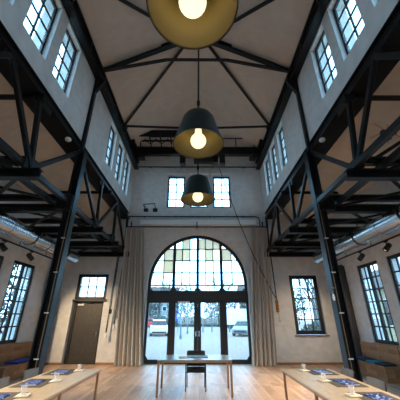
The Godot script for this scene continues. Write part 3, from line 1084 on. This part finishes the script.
func build_cables() -> void:
	var st: SurfaceTool
	# hanging control cables on the left of the entrance
	var spec := [[-3.56, 1.1, 4.15, "hook pendant", "longest"], [-3.46, 1.95, 4.15, "", "shortest"], [-3.28, 1.4, 4.15, "", "middle-length"]]
	for k in 3:
		var q: Array = spec[k]
		var o := thing("hanging_cable", "%s of the three cables hanging beside the grey door" % q[4], "cable", Vector3(q[0], q[1], FAR + 0.2 + (0.1 if k == 1 else 0.0)), 0, "cables beside the door")
		st = new_st()
		tube(st, [Vector3(0.1, q[2] - q[1] + 0.1, 0.0), Vector3(0.05, 1.5, 0.02), Vector3(0, 0, 0)], 0.016, 6)
		if k != 1:
			tube(st, [Vector3(0.16, q[2] - q[1] + 0.1, 0.02), Vector3(0.1, 1.5, 0.02), Vector3(0.03, 0.02, 0)], 0.012, 6)
		part("cord", st, M.rubber, o)
		st = new_st()
		box(st, Vector3(0.01, -0.08, 0), Vector3(0.09, 0.17, 0.07), 0.02)
		part("handset", st, M.white_metal if k != 1 else M.black, o)
	# yellow hoist control on the right
	var c := thing("hoist_control", "yellow hoist control hanging on a cable right of the entrance", "control", Vector3(3.28, 1.95, FAR + 0.25))
	st = new_st()
	box(st, Vector3(0, 0.14, 0), Vector3(0.12, 0.5, 0.1), 0.03)
	part("handset", st, M.yellow, c)
	for y in [0.0, 0.12, 0.24]:
		st = new_st()
		tube(st, [Vector3(0, y + 0.02, 0.04), Vector3(0, y + 0.02, 0.065)], 0.025, 10)
		part("button", st, M.black, c)
	st = new_st()
	tube(st, [Vector3(0, 0.36, 0), Vector3(-0.02, 1.4, 0), Vector3(-0.05, 2.3, 0)], 0.022, 6)
	part("cable", st, M.rubber, c)
	st = new_st()
	tube(st, [Vector3(0.02, -0.1, 0), Vector3(0.04, -0.45, 0)], 0.012, 6)
	tube(st, [Vector3(-0.03, -0.45, 0), Vector3(0.1, -0.45, 0)], 0.014, 6)
	part("chain", st, M.chrome, c)
	st = new_st()
	var pts := []
	for k in 15:
		var u := k / 14.0
		pts.append(Vector3(-0.02, 0.42, 0).lerp(Vector3(-2.2, 6.3, 0.5), u) + Vector3(0, -0.5 * sin(PI * u), 0))
	tube(st, pts, 0.016, 6)
	part("supply_cable", st, M.rubber, c)
	# little brass hook lamp on the right column
	var b := thing("hand_lamp", "small brass and white hand lamp hooked on the right column", "lamp", Vector3(3.02, 2.05, COL_Z + 0.12))
	st = new_st()
	tube(st, [Vector3(0.06, 0.2, 0), Vector3(0, 0.22, 0), Vector3(-0.02, 0.1, 0)], 0.012, 6)
	part("hook", st, M.brass, b)
	st = new_st()
	lathe(st, [Vector2(0, -0.06), Vector2(0.022, -0.05), Vector2(0.028, 0.0), Vector2(0.018, 0.06), Vector2(0, 0.1)], 14)
	part("body", st, M.white_metal, b)
	# spot with loose orange wires in the right aisle
	var w := thing("wired_spotlight", "black spotlight with loose orange wires on the right aisle girder", "spotlight", Vector3(3.47, 4.66, -3.75))
	st = new_st()
	tube(st, [Vector3(-0.12, 0, 0), Vector3(0.12, 0.02, 0)], 0.055, 14)
	part("body", st, M.black, w)
	st = new_st()
	tube(st, [Vector3(0, 0, 0), Vector3(0.0, -0.12, 0.0), Vector3(-0.2, -0.24, 0.0)], 0.02, 6)
	part("bracket", st, M.black, w)
	var r := rng(4)
	for k in 6:
		st = new_st()
		var a := TAU * k / 6.0 + 0.3
		var e := Vector3(cos(a) * 0.34, sin(a) * 0.24, r.randf_range(-0.1, 0.1))
		tube(st, [Vector3.ZERO, e * 0.5 + Vector3(0, 0.02, 0), e], 0.006, 5)
		part("wire", st, M.orange, w)

func curtain(label: String, at: Vector3, turn: float, w_top: float, w_bot: float, h: float, folds: int, m: Material, lean := 0.0) -> void:
	var o := thing("curtain", label, "curtain", at, turn)
	var n := folds * 8
	var rows := 14
	var st := new_st()
	st.set_smooth_group(0)
	var grid := []
	for j in rows + 1:
		var v := float(j) / rows
		var row := []
		for i in n + 1:
			var u := float(i) / n - 0.5
			var w := lerpf(w_bot, w_top, v)
			var amp := 0.10 + 0.03 * sin(i * 0.37 + 1.0)
			var ph := i * TAU / 8.0 + 0.35 * sin(i * 0.13 + v * 1.3)
			row.append(Vector3(u * w + lean * v + 0.015 * sin(ph * 0.5), v * h, sin(ph) * amp))
		grid.append(row)
	for j in rows:
		for i in n:
			var a: Vector3 = grid[j][i]
			var b: Vector3 = grid[j][i + 1]
			var c: Vector3 = grid[j + 1][i + 1]
			var d: Vector3 = grid[j + 1][i]
			for v in [a, c, b, a, d, c]:
				st.add_vertex(v)
	var off := Vector3(0, 0, -0.012)
	for j in rows:
		for i in n:
			var a: Vector3 = grid[j][i]
			var b: Vector3 = grid[j][i + 1]
			var c: Vector3 = grid[j + 1][i + 1]
			var d: Vector3 = grid[j + 1][i]
			for v in [a, b, c, a, c, d]:
				st.add_vertex(v + off)
	part("cloth", st, m, o)
	st = new_st()
	box(st, Vector3(lean, h + 0.02, 0), Vector3(w_top, 0.05, 0.1), 0.01)
	part("heading", st, m, o)

func build_curtains() -> void:
	curtain("grey pleated curtain left of the arched entrance", Vector3(-2.52, 0.02, FAR + 0.3), 0, 0.8, 1.1, 5.32, 7, M.curtain, -0.3)
	curtain("grey pleated curtain right of the arched entrance", Vector3(2.55, 0.02, FAR + 0.3), 0, 0.75, 0.95, 5.32, 6, M.curtain, 0.25)
	curtain("dark grey curtain drawn back on the right aisle wall", Vector3(5.73, 0.02, -11.0), PI / 2, 1.0, 1.0, 3.5, 8, M.curtain_dark)
	curtain("dark grey curtain drawn back on the left aisle wall", Vector3(-5.73, 0.02, -11.0), PI / 2, 0.9, 0.9, 3.5, 7, M.curtain_dark)

# ------------------------------------------------------------------ furniture
func build_furniture() -> void:
	var st: SurfaceTool
	# desk in the middle
	var d := thing("desk", "plain desk with grey top and bronze legs in front of the entrance", "desk", Vector3(0.0, 0, -7.68))
	st = new_st()
	box(st, Vector3(0, 0.725, 0), Vector3(1.78, 0.03, 0.9), 0.006)
	part("desk_top", st, M.desk_top, d)
	st = new_st()
	for s in [-1, 1]:
		box(st, Vector3(0, 0.69, s * 0.40), Vector3(1.62, 0.04, 0.03), 0.004)
		box(st, Vector3(s * 0.82, 0.69, 0), Vector3(0.03, 0.04, 0.8), 0.004)
	part("apron", st, M.brass, d)
	for x in [-0.86, 0.86]:
		for z in [-0.42, 0.42]:
			st = new_st()
			box(st, Vector3(x, 0.355, z), Vector3(0.05, 0.71, 0.05), 0.005)
			part("leg", st, M.brass, d)
	var f := thing("folder", "blue folder lying on the desk", "folder", Vector3(0.08, 0.74, -7.75))
	st = new_st()
	box(st, Vector3(0, 0.01, 0), Vector3(0.5, 0.02, 0.32), 0.004)
	part("cover", st, M.folder, f)
	st = new_st()
	box(st, Vector3(0.0, 0.012, 0.01), Vector3(0.49, 0.012, 0.31))
	part("pages", st, M.paper, f)
	var n := thing("notepad", "small yellow and white notepad on the desk left of the blue folder", "notepad", Vector3(-0.30, 0.74, -7.62), 0.2)
	st = new_st()
	box(st, Vector3(0, 0.008, 0), Vector3(0.2, 0.016, 0.26), 0.003)
	part("pad", st, M.yellow_paper, n)
	st = new_st()
	box(st, Vector3(0.02, 0.019, 0), Vector3(0.16, 0.006, 0.2))
	part("sheet", st, M.paper, n)
	armchair()
	# long tables
	long_table(-1, -1.81, -2.72, "left")
	long_table(1, 1.71, 2.66, "right")
	# benches
	for s in [-1, 1]:
		bench(s)

func armchair() -> void:
	var c := thing("desk_chair", "dark chair with armrests tucked behind the desk", "chair", Vector3(0.02, 0, -7.95))
	var st := new_st()
	box(st, Vector3(0, 0.44, 0), Vector3(0.46, 0.06, 0.46), 0.02)
	part("seat", st, M.chair_brown, c)
	st = new_st()
	obox(st, Transform3D(Basis(Vector3.RIGHT, -0.12), Vector3(0, 0.66, -0.23)), Vector3(0.46, 0.36, 0.04), 0.015)
	part("backrest", st, M.chair_brown, c)
	for s in [-1, 1]:
		st = new_st()
		tube(st, [Vector3(s * 0.25, 0.0, 0.2), Vector3(s * 0.25, 0.62, 0.22), Vector3(s * 0.25, 0.65, 0.18), Vector3(s * 0.25, 0.65, -0.22)], 0.013, 8)
		part("armrest_frame", st, M.black, c)
		st = new_st()
		tube(st, [Vector3(s * 0.23, 0.0, -0.26), Vector3(s * 0.235, 0.45, -0.2), Vector3(s * 0.235, 0.82, -0.26)], 0.013, 8)
		part("rear_leg", st, M.black, c)
	st = new_st()
	box(st, Vector3(0, 0.405, 0.2), Vector3(0.5, 0.02, 0.02))
	part("crossbar", st, M.black, c)

func shell_chair(label: String, at: Vector3, turn: float) -> void:
	# local: the sitter looks along +z
	var c := thing("conference_chair", label, "chair", at, turn, "grey chairs at the long tables")
	var st := new_st()
	st.set_smooth_group(0)
	# one curved shell: seat running up into the back
	var prof := [Vector2(0.24, 0.44), Vector2(0.12, 0.45), Vector2(-0.08, 0.445), Vector2(-0.17, 0.47), Vector2(-0.215, 0.54), Vector2(-0.235, 0.66), Vector2(-0.25, 0.80)]
	var back := new_st()
	for k in 2:
		var t := new_st()
		t.set_smooth_group(0)
		var lo := 0 if k == 0 else 3
		var hi := 3 if k == 0 else 6
		for side in 2:
			for i in range(lo, hi):
				for j in 8:
					var q := []
					for e in [[i, j], [i, j + 1], [i + 1, j + 1], [i + 1, j]]:
						var p: Vector2 = prof[e[0]]
						var u: float = e[1] / 8.0 * 2.0 - 1.0
						var w := 0.225
						var curve := u * u * (0.05 if e[0] >= 3 else 0.015)
						var v := Vector3(u * w, p.y, p.x)
						if e[0] >= 3:
							v.z += curve
						else:
							v.y += curve
						if side == 1:
							v += Vector3(0, -0.022, 0) if e[0] < 3 else Vector3(0, -0.004, -0.022)
						q.append(v)
					var ord := [0, 1, 2, 0, 2, 3] if side == 1 else [0, 2, 1, 0, 3, 2]
					for x in ord:
						t.add_vertex(q[x])
		part("seat" if k == 0 else "backrest", t, M.felt, c)
	for s in [-1, 1]:
		for z in [-1, 1]:
			st = new_st()
			tube(st, [Vector3(s * 0.17, 0.43, z * 0.14), Vector3(s * 0.23, 0.0, z * 0.22)], 0.013, 8)
			part("leg", st, M.black, c)

func booklet_mat() -> StandardMaterial3D:
	if M.has("booklet"):
		return M.booklet
	var im := Image.create(64, 64, false, Image.FORMAT_RGB8)
	var nz := FastNoiseLite.new()
	nz.frequency = 0.07
	nz.seed = 3
	for y in 64:
		for x in 64:
			var v := nz.get_noise_2d(x, y)
			var c := Color(0.05, 0.13, 0.48)
			if v > 0.22:
				c = Color(0.75, 0.82, 0.92)
			elif v > 0.08:
				c = Color(0.10, 0.35, 0.75)
			im.set_pixel(x, y, c)
	var m := StandardMaterial3D.new()
	m.albedo_texture = ImageTexture.create_from_image(im)
	m.uv1_triplanar = true
	m.uv1_scale = Vector3.ONE * 3.0
	m.roughness = 0.4
	M["booklet"] = m
	return m

func long_table(s: int, x0: float, x1: float, side: String) -> void:
	var st: SurfaceTool
	var zf := -6.05
	var zn := -1.6
	var xc := (x0 + x1) / 2
	var w := absf(x1 - x0)
	var t := thing("conference_table", "long narrow pale wooden table with bronze legs on the %s" % side, "table", Vector3(xc, 0, (zf + zn) / 2))
	st = new_st()
	box(st, Vector3(0, 0.725, 0), Vector3(w, 0.03, zn - zf), 0.006)
	part("table_top", st, M.table_top, t)
	st = new_st()
	for k in [-1, 1]:
		box(st, Vector3(k * (w / 2 - 0.05), 0.69, 0), Vector3(0.03, 0.04, zn - zf - 0.1))
	part("apron", st, M.brass, t)
	for x in [-1, 1]:
		for z in [-1.0, -0.3, 0.3, 1.0]:
			st = new_st()
			box(st, Vector3(x * (w / 2 - 0.04), 0.355, z * ((zn - zf) / 2 - 0.05)), Vector3(0.04, 0.71, 0.04), 0.005)
			part("leg", st, M.brass, t)
	var place := ["far end", "second place", "third place"]
	var zs := [-5.72, -4.85, -4.0]
	for i in 3:
		var px := xc + s * 0.16
		var mt := thing("placemat", "dark grey placemat, %s of the %s table" % [place[i], side], "placemat", Vector3(px, 0.74, zs[i]), 0, "placemats")
		st = new_st()
		box(st, Vector3(0, 0.002, 0), Vector3(0.46, 0.004, 0.58))
		part("sheet", st, M.mat_grey, mt)
		var b := thing("booklet", "blue printed booklet on its placemat, %s of the %s table" % [place[i], side], "booklet", Vector3(px + s * 0.02, 0.744, zs[i] + 0.02), 0.12, "booklets")
		st = new_st()
		box(st, Vector3(0, 0.005, 0), Vector3(0.22, 0.01, 0.34), 0.002)
		part("cover", st, booklet_mat(), b)
		st = new_st()
		box(st, Vector3(0.0, 0.005, 0.004), Vector3(0.216, 0.007, 0.338))
		part("pages", st, M.paper, b)
		var nx := px - s * 0.26
		var nzz: float = zs[i] - 0.1
		var k := thing("napkin", "white napkin under the tumbler, %s of the %s table" % [place[i], side], "napkin", Vector3(nx, 0.744, nzz), 0.2, "napkins")
		st = new_st()
		box(st, Vector3(0, 0.004, 0), Vector3(0.16, 0.008, 0.16), 0.003)
		part("lower_fold", st, M.napkin, k)
		st = new_st()
		box(st, Vector3(0.004, 0.011, 0.004), Vector3(0.15, 0.006, 0.15), 0.002)
		part("upper_fold", st, M.napkin, k)
		var gl := thing("tumbler", "clear tumbler on a napkin, %s of the %s table" % [place[i], side], "glass", Vector3(nx, 0.758, nzz), 0, "tumblers")
		st = new_st()
		lathe(st, [Vector2(0, 0), Vector2(0.03, 0), Vector2(0.036, 0.095), Vector2(0.034, 0.095), Vector2(0.028, 0.008), Vector2(0, 0.008)], 20)
		part("wall", st, M.tumbler, gl)
	var cx := -2.94 if s < 0 else 2.80
	var cl := ["nearest the column", "second from the column", "third from the column"]
	var cz := [-5.62, -4.78, -3.9]
	for i in 3:
		shell_chair("grey shell chair on the outer side of the %s table, %s" % [side, cl[i]], Vector3(cx + (0.06 if s < 0 else -0.06) + s * -0.14, 0, cz[i]), -s * PI / 2)

func bench(s: int) -> void:
	var side := "left" if s < 0 else "right"
	var z0 := -10.45
	var z1 := -8.55
	var b := thing("bench", "wooden bench with a high back under the %s aisle windows" % side, "bench", Vector3(s * 5.55, 0, (z0 + z1) / 2))
	var l := z1 - z0
	var st := new_st()
	box(st, Vector3(s * 0.24, 0.64, 0), Vector3(0.05, 0.5, l), 0.008)
	part("backrest", st, M.bench_wood, b)
	st = new_st()
	box(st, Vector3(-s * 0.02, 0.37, 0), Vector3(0.52, 0.04, l), 0.008)
	part("seat", st, M.bench_wood, b)
	st = new_st()
	box(st, Vector3(-s * 0.25, 0.185, 0), Vector3(0.04, 0.33, l), 0.006)
	part("front_panel", st, M.bench_wood, b)
	for k in [-1, 1]:
		st = new_st()
		box(st, Vector3(-s * 0.01, 0.175, k * (l / 2 - 0.06)), Vector3(0.44, 0.35, 0.04), 0.006)
		part("end_panel", st, M.bench_wood, b)
	var kinds := [["blue", M.cushion_blue], ["teal", M.cushion_teal], ["navy", M.cushion_navy]]
	var cols := [0, 2, 1, 2] if s > 0 else [2, 0, 0]
	var ordinal := ["at the far end", "second from the far end", "third from the far end", "at the near end"]
	for i in cols.size():
		var kd: Array = kinds[cols[i]]
		var c := thing("seat_cushion", "flat %s seat cushion on the %s bench, %s" % [kd[0], side, ordinal[i]], "cushion", Vector3(s * 5.5, 0.39, z0 + 0.26 + i * 0.45), 0.05 * (i - 1), "bench cushions")
		st = new_st()
		box(st, Vector3(0, 0.03, 0), Vector3(0.4, 0.06, 0.42), 0.025)
		part("cover", st, kd[1], c)
		st = new_st()
		for e in [-1, 1]:
			box(st, Vector3(e * 0.2, 0.03, 0), Vector3(0.012, 0.012, 0.4), 0.003)
			box(st, Vector3(0, 0.03, e * 0.21), Vector3(0.38, 0.012, 0.012), 0.003)
		part("piping", st, kd[1], c)

# ------------------------------------------------------------------ outdoors
func branch(st: SurfaceTool, p: Vector3, dir: Vector3, len: float, r: float, depth: int, rg: RandomNumberGenerator) -> void:
	var q := p + dir * len * 0.5 + Vector3(rg.randf_range(-1, 1), 0, rg.randf_range(-1, 1)) * len * 0.06
	var e := p + dir * len
	tube(st, [p, q, e], r, 5, r * 0.6)
	if depth == 0:
		return
	var kids := 3 if depth > 1 else 4
	for k in kids:
		var a := rg.randf() * TAU
		var side := Vector3(cos(a), 0.35, sin(a))
		var nd := (dir + side * rg.randf_range(0.4, 0.8)).normalized()
		branch(st, e if k < 2 else q, nd, len * rg.randf_range(0.55, 0.8), r * 0.55, depth - 1, rg)

func bare_tree(label: String, at: Vector3, h: float, sd: int) -> void:
	var rg := rng(sd)
	var o := thing("bare_tree", label, "tree", at, 0, "bare winter trees outside")
	var st := new_st()
	tube(st, [Vector3.ZERO, Vector3(0.03, h * 0.18, 0), Vector3(0, h * 0.36, 0.02)], h * 0.024, 8, h * 0.018)
	part("trunk", st, M.bark, o)
	st = new_st()
	for k in 5:
		var a := TAU * k / 5 + rg.randf()
		branch(st, Vector3(0, h * (0.26 + 0.025 * k), 0), Vector3(cos(a) * 0.55, 1.0, sin(a) * 0.55).normalized(), h * 0.25, h * 0.010, 3, rg)
	part("crown", st, M.twig, o)

func leafy_bush(label: String, at: Vector3, r: Vector3, sd: int, called := "evergreen_bush", category := "bush", group := "evergreen bushes outside", m: Material = M.hedge, count := 2200, size := 1.0) -> void:
	var rg := rng(sd)
	var o := thing(called, label, category, at, 0, group)
	var st := new_st()
	for k in 5:
		var a := TAU * k / 5.0
		tube(st, [Vector3(0, 0, 0), Vector3(cos(a) * r.x * 0.3, r.y * 0.8, sin(a) * r.z * 0.3), Vector3(cos(a) * r.x * 0.5, r.y * 1.5, sin(a) * r.z * 0.5)], 0.06, 6, 0.02)
	part("stems", st, M.bark, o)
	st = new_st()
	st.set_smooth_group(-1)
	for k in count:
		var d := Vector3(rg.randfn(), rg.randfn(), rg.randfn()).normalized() * pow(rg.randf(), 0.4)
		var c := Vector3(d.x * r.x, r.y + d.y * r.y, d.z * r.z)
		var u := Vector3(rg.randfn(), rg.randfn(), rg.randfn()).normalized() * rg.randf_range(0.08, 0.17) * size
		var v := u.cross(Vector3(rg.randfn(), rg.randfn(), rg.randfn())).normalized() * u.length() * 0.5
		c.y = maxf(c.y, 0.2)
		for q in [c - u, c + v, c + u, c - u, c + u, c - v]:
			st.add_vertex(q)
	var lv := part("leaves" if called == "evergreen_bush" else "twigs", st, m, o)
	lv.set_meta("kind", "stuff")

func car(called: String, label: String, at: Vector3, turn: float, m: Material) -> void:
	# local: the front looks along +z; length 4.3
	var o := thing(called, label, "car", at, turn)
	var sec := [[-2.1, 0.35, 0.80, 0.72], [-2.0, 0.26, 0.95, 0.82], [-1.2, 0.2, 1.0, 0.88], [0.0, 0.2, 0.95, 0.89], [1.0, 0.2, 0.92, 0.88], [1.8, 0.24, 0.80, 0.82], [2.12, 0.35, 0.62, 0.70]]
	var st := new_st()
	loft(st, sec, 0.08)
	part("body", st, m, o)
	var cab := [[-1.95, 0.93, 1.0, 0.70], [-1.55, 0.92, 1.36, 0.68], [-0.9, 0.92, 1.45, 0.66], [0.1, 0.9, 1.43, 0.66], [0.55, 0.9, 1.28, 0.68], [1.05, 0.88, 0.93, 0.74]]
	st = new_st()
	loft(st, cab, 0.06)
	part("cabin_glass", st, M.car_glass, o)
	st = new_st()
	loft(st, [[-1.5, 1.34, 1.40, 0.64], [-0.9, 1.38, 1.475, 0.64], [0.1, 1.36, 1.455, 0.64], [0.45, 1.3, 1.34, 0.64]], 0.03)
	part("roof", st, m, o)
	for x in [-1, 1]:
		for z in [-1.3, 1.32]:
			st = new_st()
			tube(st, [Vector3(x * 0.66, 0.32, z), Vector3(x * 0.89, 0.32, z)], 0.32, 18)
			part("wheel", st, M.rubber, o)
		st = new_st()
		box(st, Vector3(x * 0.6, 0.62, 2.02), Vector3(0.3, 0.13, 0.16), 0.03)
		part("headlight", st, M.chrome, o)
		st = new_st()
		box(st, Vector3(x * 0.64, 0.82, -2.03), Vector3(0.26, 0.14, 0.12), 0.03)
		part("tail_light", st, M.sign_red, o)
	st = new_st()
	box(st, Vector3(0, 0.45, 2.08), Vector3(1.2, 0.2, 0.1), 0.03)
	part("grille", st, M.black, o)
	st = new_st()
	box(st, Vector3(0, 0.36, -2.06), Vector3(1.4, 0.16, 0.14), 0.03)
	part("bumper", st, M.rubber, o)

func loft(st: SurfaceTool, sec: Array, cut: float) -> void:
	st.set_smooth_group(-1)
	var rings := []
	for q in sec:
		var z: float = q[0]
		var lo: float = q[1]
		var hi: float = q[2]
		var w: float = q[3]
		rings.append([Vector3(-w + cut, lo, z), Vector3(w - cut, lo, z), Vector3(w, lo + cut, z), Vector3(w, hi - cut * 1.2, z), Vector3(w - cut, hi, z), Vector3(-w + cut, hi, z), Vector3(-w, hi - cut * 1.2, z), Vector3(-w, lo + cut, z)])
	for i in rings.size() - 1:
		var cen := Vector3(0, (sec[i][1] + sec[i][2]) / 2, (sec[i][0] + sec[i + 1][0]) / 2)
		for k in 8:
			quad(st, rings[i][k], rings[i][(k + 1) % 8], rings[i + 1][(k + 1) % 8], rings[i + 1][k], cen)
	for e in [0, rings.size() - 1]:
		var cen := Vector3(0, (sec[e][1] + sec[e][2]) / 2, sec[e][0])
		var inner: Vector3 = cen + Vector3(0, 0, 1.0 if e == 0 else -1.0)
		for k in 8:
			tri(st, cen, rings[e][k], rings[e][(k + 1) % 8], inner)

func house(label: String, at: Vector3, turn: float, w: float, h: float, dpt: float, m: Material, cols: int, rows: int) -> void:
	var o := thing("building", label, "building", at, turn)
	var st := new_st()
	box(st, Vector3(0, h / 2, 0), Vector3(w, h, dpt))
	part("wall", st, m, o)
	st = new_st()
	prism(st, PackedVector2Array([Vector2(-dpt / 2 - 0.4, h), Vector2(dpt / 2 + 0.4, h), Vector2(0, h + dpt * 0.35)]), w + 0.6, Transform3D(Basis(Vector3.UP, PI / 2), Vector3.ZERO))
	part("roof", st, M.roof_tile, o)
	for i in cols:
		for j in rows:
			var x := -w / 2 + w * (i + 0.5) / cols
			var y := h * (j + 0.55) / rows
			st = new_st()
			box(st, Vector3(x, y, dpt / 2), Vector3(w / cols * 0.45, h / rows * 0.5, 0.12))
			var wn := part("window", st, M.white_metal, o)
			st = new_st()
			box(st, Vector3(x, y, dpt / 2 + 0.05), Vector3(w / cols * 0.38, h / rows * 0.44, 0.06))
			part("pane", st, M.car_glass, wn)

func build_outside() -> void:
	var st := new_st()
	box(st, Vector3(0, -0.15, -60), Vector3(240, 0.2, 220))
	part("ground_plaza", st, M.asphalt).set_meta("kind", "structure")
	car("white_car", "white car seen from behind, parked left outside the entrance", Vector3(-4.1, -0.05, -30.5), PI + 0.15, M.car_white)
	M.car_white.albedo_color = Color(0.88, 0.89, 0.9)
	car("silver_car", "silver car facing the entrance, parked right outside", Vector3(4.75, -0.05, -30), -0.35, M.car_silver)
	car("dark_car", "dark blue car parked far left beside the white car", Vector3(-7.6, -0.05, -35), PI - 0.1, M.car_dark)
	car("red_car", "red car far across the plaza behind the white car", Vector3(-8.6, -0.05, -52), 1.4, M.sign_red)
	# box truck
	var t := thing("box_truck", "white box truck behind the silver car", "truck", Vector3(7.2, -0.05, -46), 1.2)
	st = new_st()
	box(st, Vector3(0, 1.75, -0.8), Vector3(2.2, 2.3, 4.4), 0.05)
	part("box_body", st, M.car_white, t)
	st = new_st()
	loft(st, [[1.5, 0.5, 2.2, 0.98], [2.5, 0.5, 2.1, 0.98], [3.1, 0.5, 1.3, 0.95], [3.3, 0.5, 1.1, 0.9]], 0.08)
	part("cab", st, M.car_white, t)
	for x in [-1, 1]:
		for z in [-2.0, 2.3]:
			st = new_st()
			tube(st, [Vector3(x * 0.75, 0.42, z), Vector3(x * 1.02, 0.42, z)], 0.42, 18)
			part("wheel", st, M.rubber, t)
	# parking sign and posts
	var p := thing("parking_sign", "blue parking sign on a pole seen through the second glazed leaf", "sign", Vector3(-2.35, -0.05, -34))
	st = new_st()
	tube(st, [Vector3(0, 0, 0), Vector3(0, 2.6, 0)], 0.04)
	part("pole", st, M.post_teal, p)
	st = new_st()
	box(st, Vector3(0, 1.75, 0.05), Vector3(0.75, 0.85, 0.03), 0.01)
	part("plate", st, M.sign_blue, p)
	var tm := TextMesh.new()
	var sf := SystemFont.new()
	sf.font_names = PackedStringArray(["Droid Sans"])
	tm.font = sf
	tm.text = "P"
	tm.font_size = 48
	tm.pixel_size = 0.014
	tm.depth = 0.01
	var letter := put("letter", tm, M.paper, p)
	letter.position = Vector3(0, 1.75, 0.075)
	var posts := [[-1.5, -25.5, 3.2, "tall teal post outside the second glazed leaf from the left"], [-1.2, -33.0, 3.6, "slim teal post farther back outside the second glazed leaf"]]
	for q in posts:
		var o := thing("post", q[3], "post", Vector3(q[0], -0.05, q[1]))
		st = new_st()
		tube(st, [Vector3.ZERO, Vector3(0, q[2], 0)], 0.07)
		part("shaft", st, M.post_teal, o)
		st = new_st()
		tube(st, [Vector3(0, 0, 0), Vector3(0, 0.25, 0)], 0.11)
		part("foot", st, M.post_teal, o)
	for i in 4:
		var o := thing("bollard", "small grey bollard on the plaza, %s from the left" % ["first", "second", "third", "fourth"][i], "bollard", Vector3(0.6 + i * 1.1, -0.05, -36), 0, "bollards on the plaza")
		st = new_st()
		lathe(st, [Vector2(0.08, 0), Vector2(0.08, 0.8), Vector2(0.05, 0.88), Vector2(0, 0.9)], 12)
		part("shaft", st, M.post_teal, o)
	# trees
	var spots := [[-8.2, -40, 11.0, "tree with a forked crown outside left of the white car"], [-5.5, -59, 12.0, "tree far behind the white car"], [4.5, -60, 12.0, "tree behind the bollards left of the truck"], [14.5, -60, 12.0, "tree at the far right of the plaza"], [-15.5, -60, 12.0, "tree at the far left of the plaza"], [-0.5, -75, 12.0, "tree in the back row behind the parking sign"], [9.5, -75, 12.0, "tree in the back row behind the truck"], [-10.5, -75, 12.0, "tree in the back row on the left"], [9.3, -22, 9.0, "tree outside the end wall window on the right"], [13.5, -33, 10.0, "second tree outside the end wall window on the right"], [-13, -16, 9.0, "tree outside the farthest left aisle window"]]
	for i in spots.size():
		var q: Array = spots[i]
		bare_tree("bare " + q[3], Vector3(q[0], -0.05, q[1]), q[2], 20 + i)
	leafy_bush("tall dark evergreen bush outside the farthest left aisle window", Vector3(-10.6, -0.05, -13.6), Vector3(1.9, 2.4, 1.9), 5)
	leafy_bush("low dark evergreen bush outside the left aisle windows", Vector3(-10.2, -0.05, -10.2), Vector3(1.5, 1.7, 1.4), 6)
	leafy_bush("low evergreen bush outside the end wall window on the right", Vector3(7.6, -0.05, -17.5), Vector3(1.4, 0.75, 1.2), 7)
	for i in 6:
		leafy_bush("dense twiggy tree in the misty row behind the hedge, %s from the left" % ["first", "second", "third", "fourth", "fifth", "sixth"][i], Vector3(-21 + i * 8.6, -0.05, -66.5), Vector3(3.9, 3.3 + 0.5 * (i % 3), 1.8), 40 + i, "twiggy_tree", "tree", "twiggy trees behind the hedge", M.twig, 1500, 2.2)
	# hedge and buildings
	var hd := thing("hedge", "long clipped hedge along the far side of the plaza", "hedge", Vector3(0, -0.05, -56))
	var r := rng(77)
	for i in 24:
		st = new_st()
		ball(st, Vector3(-18 + i * 1.55, 0.8, r.randf_range(-0.3, 0.3)), Vector3(1.1, r.randf_range(0.8, 1.3), 0.8), 10)
		part("bush", st, M.hedge, hd)
	house("grey house with windows far behind the plaza on the left", Vector3(-16, -0.05, -94), 0.15, 18, 8, 9, M.house_grey, 6, 3)
	house("beige house far behind the plaza on the right", Vector3(22, -0.05, -96), -0.2, 16, 9, 9, M.house_beige, 5, 3)
	house("beige neighbour building outside the right aisle windows", Vector3(16.5, -0.05, -14), -PI / 2, 22, 3.6, 6, M.house_beige, 6, 1)

func _ready() -> void:
	make_materials()
	set_camera_and_light()
	build_shell()
	build_windows()
	build_steel()
	build_pendants()
	build_services()
	build_curtains()
	build_furniture()
	build_outside()
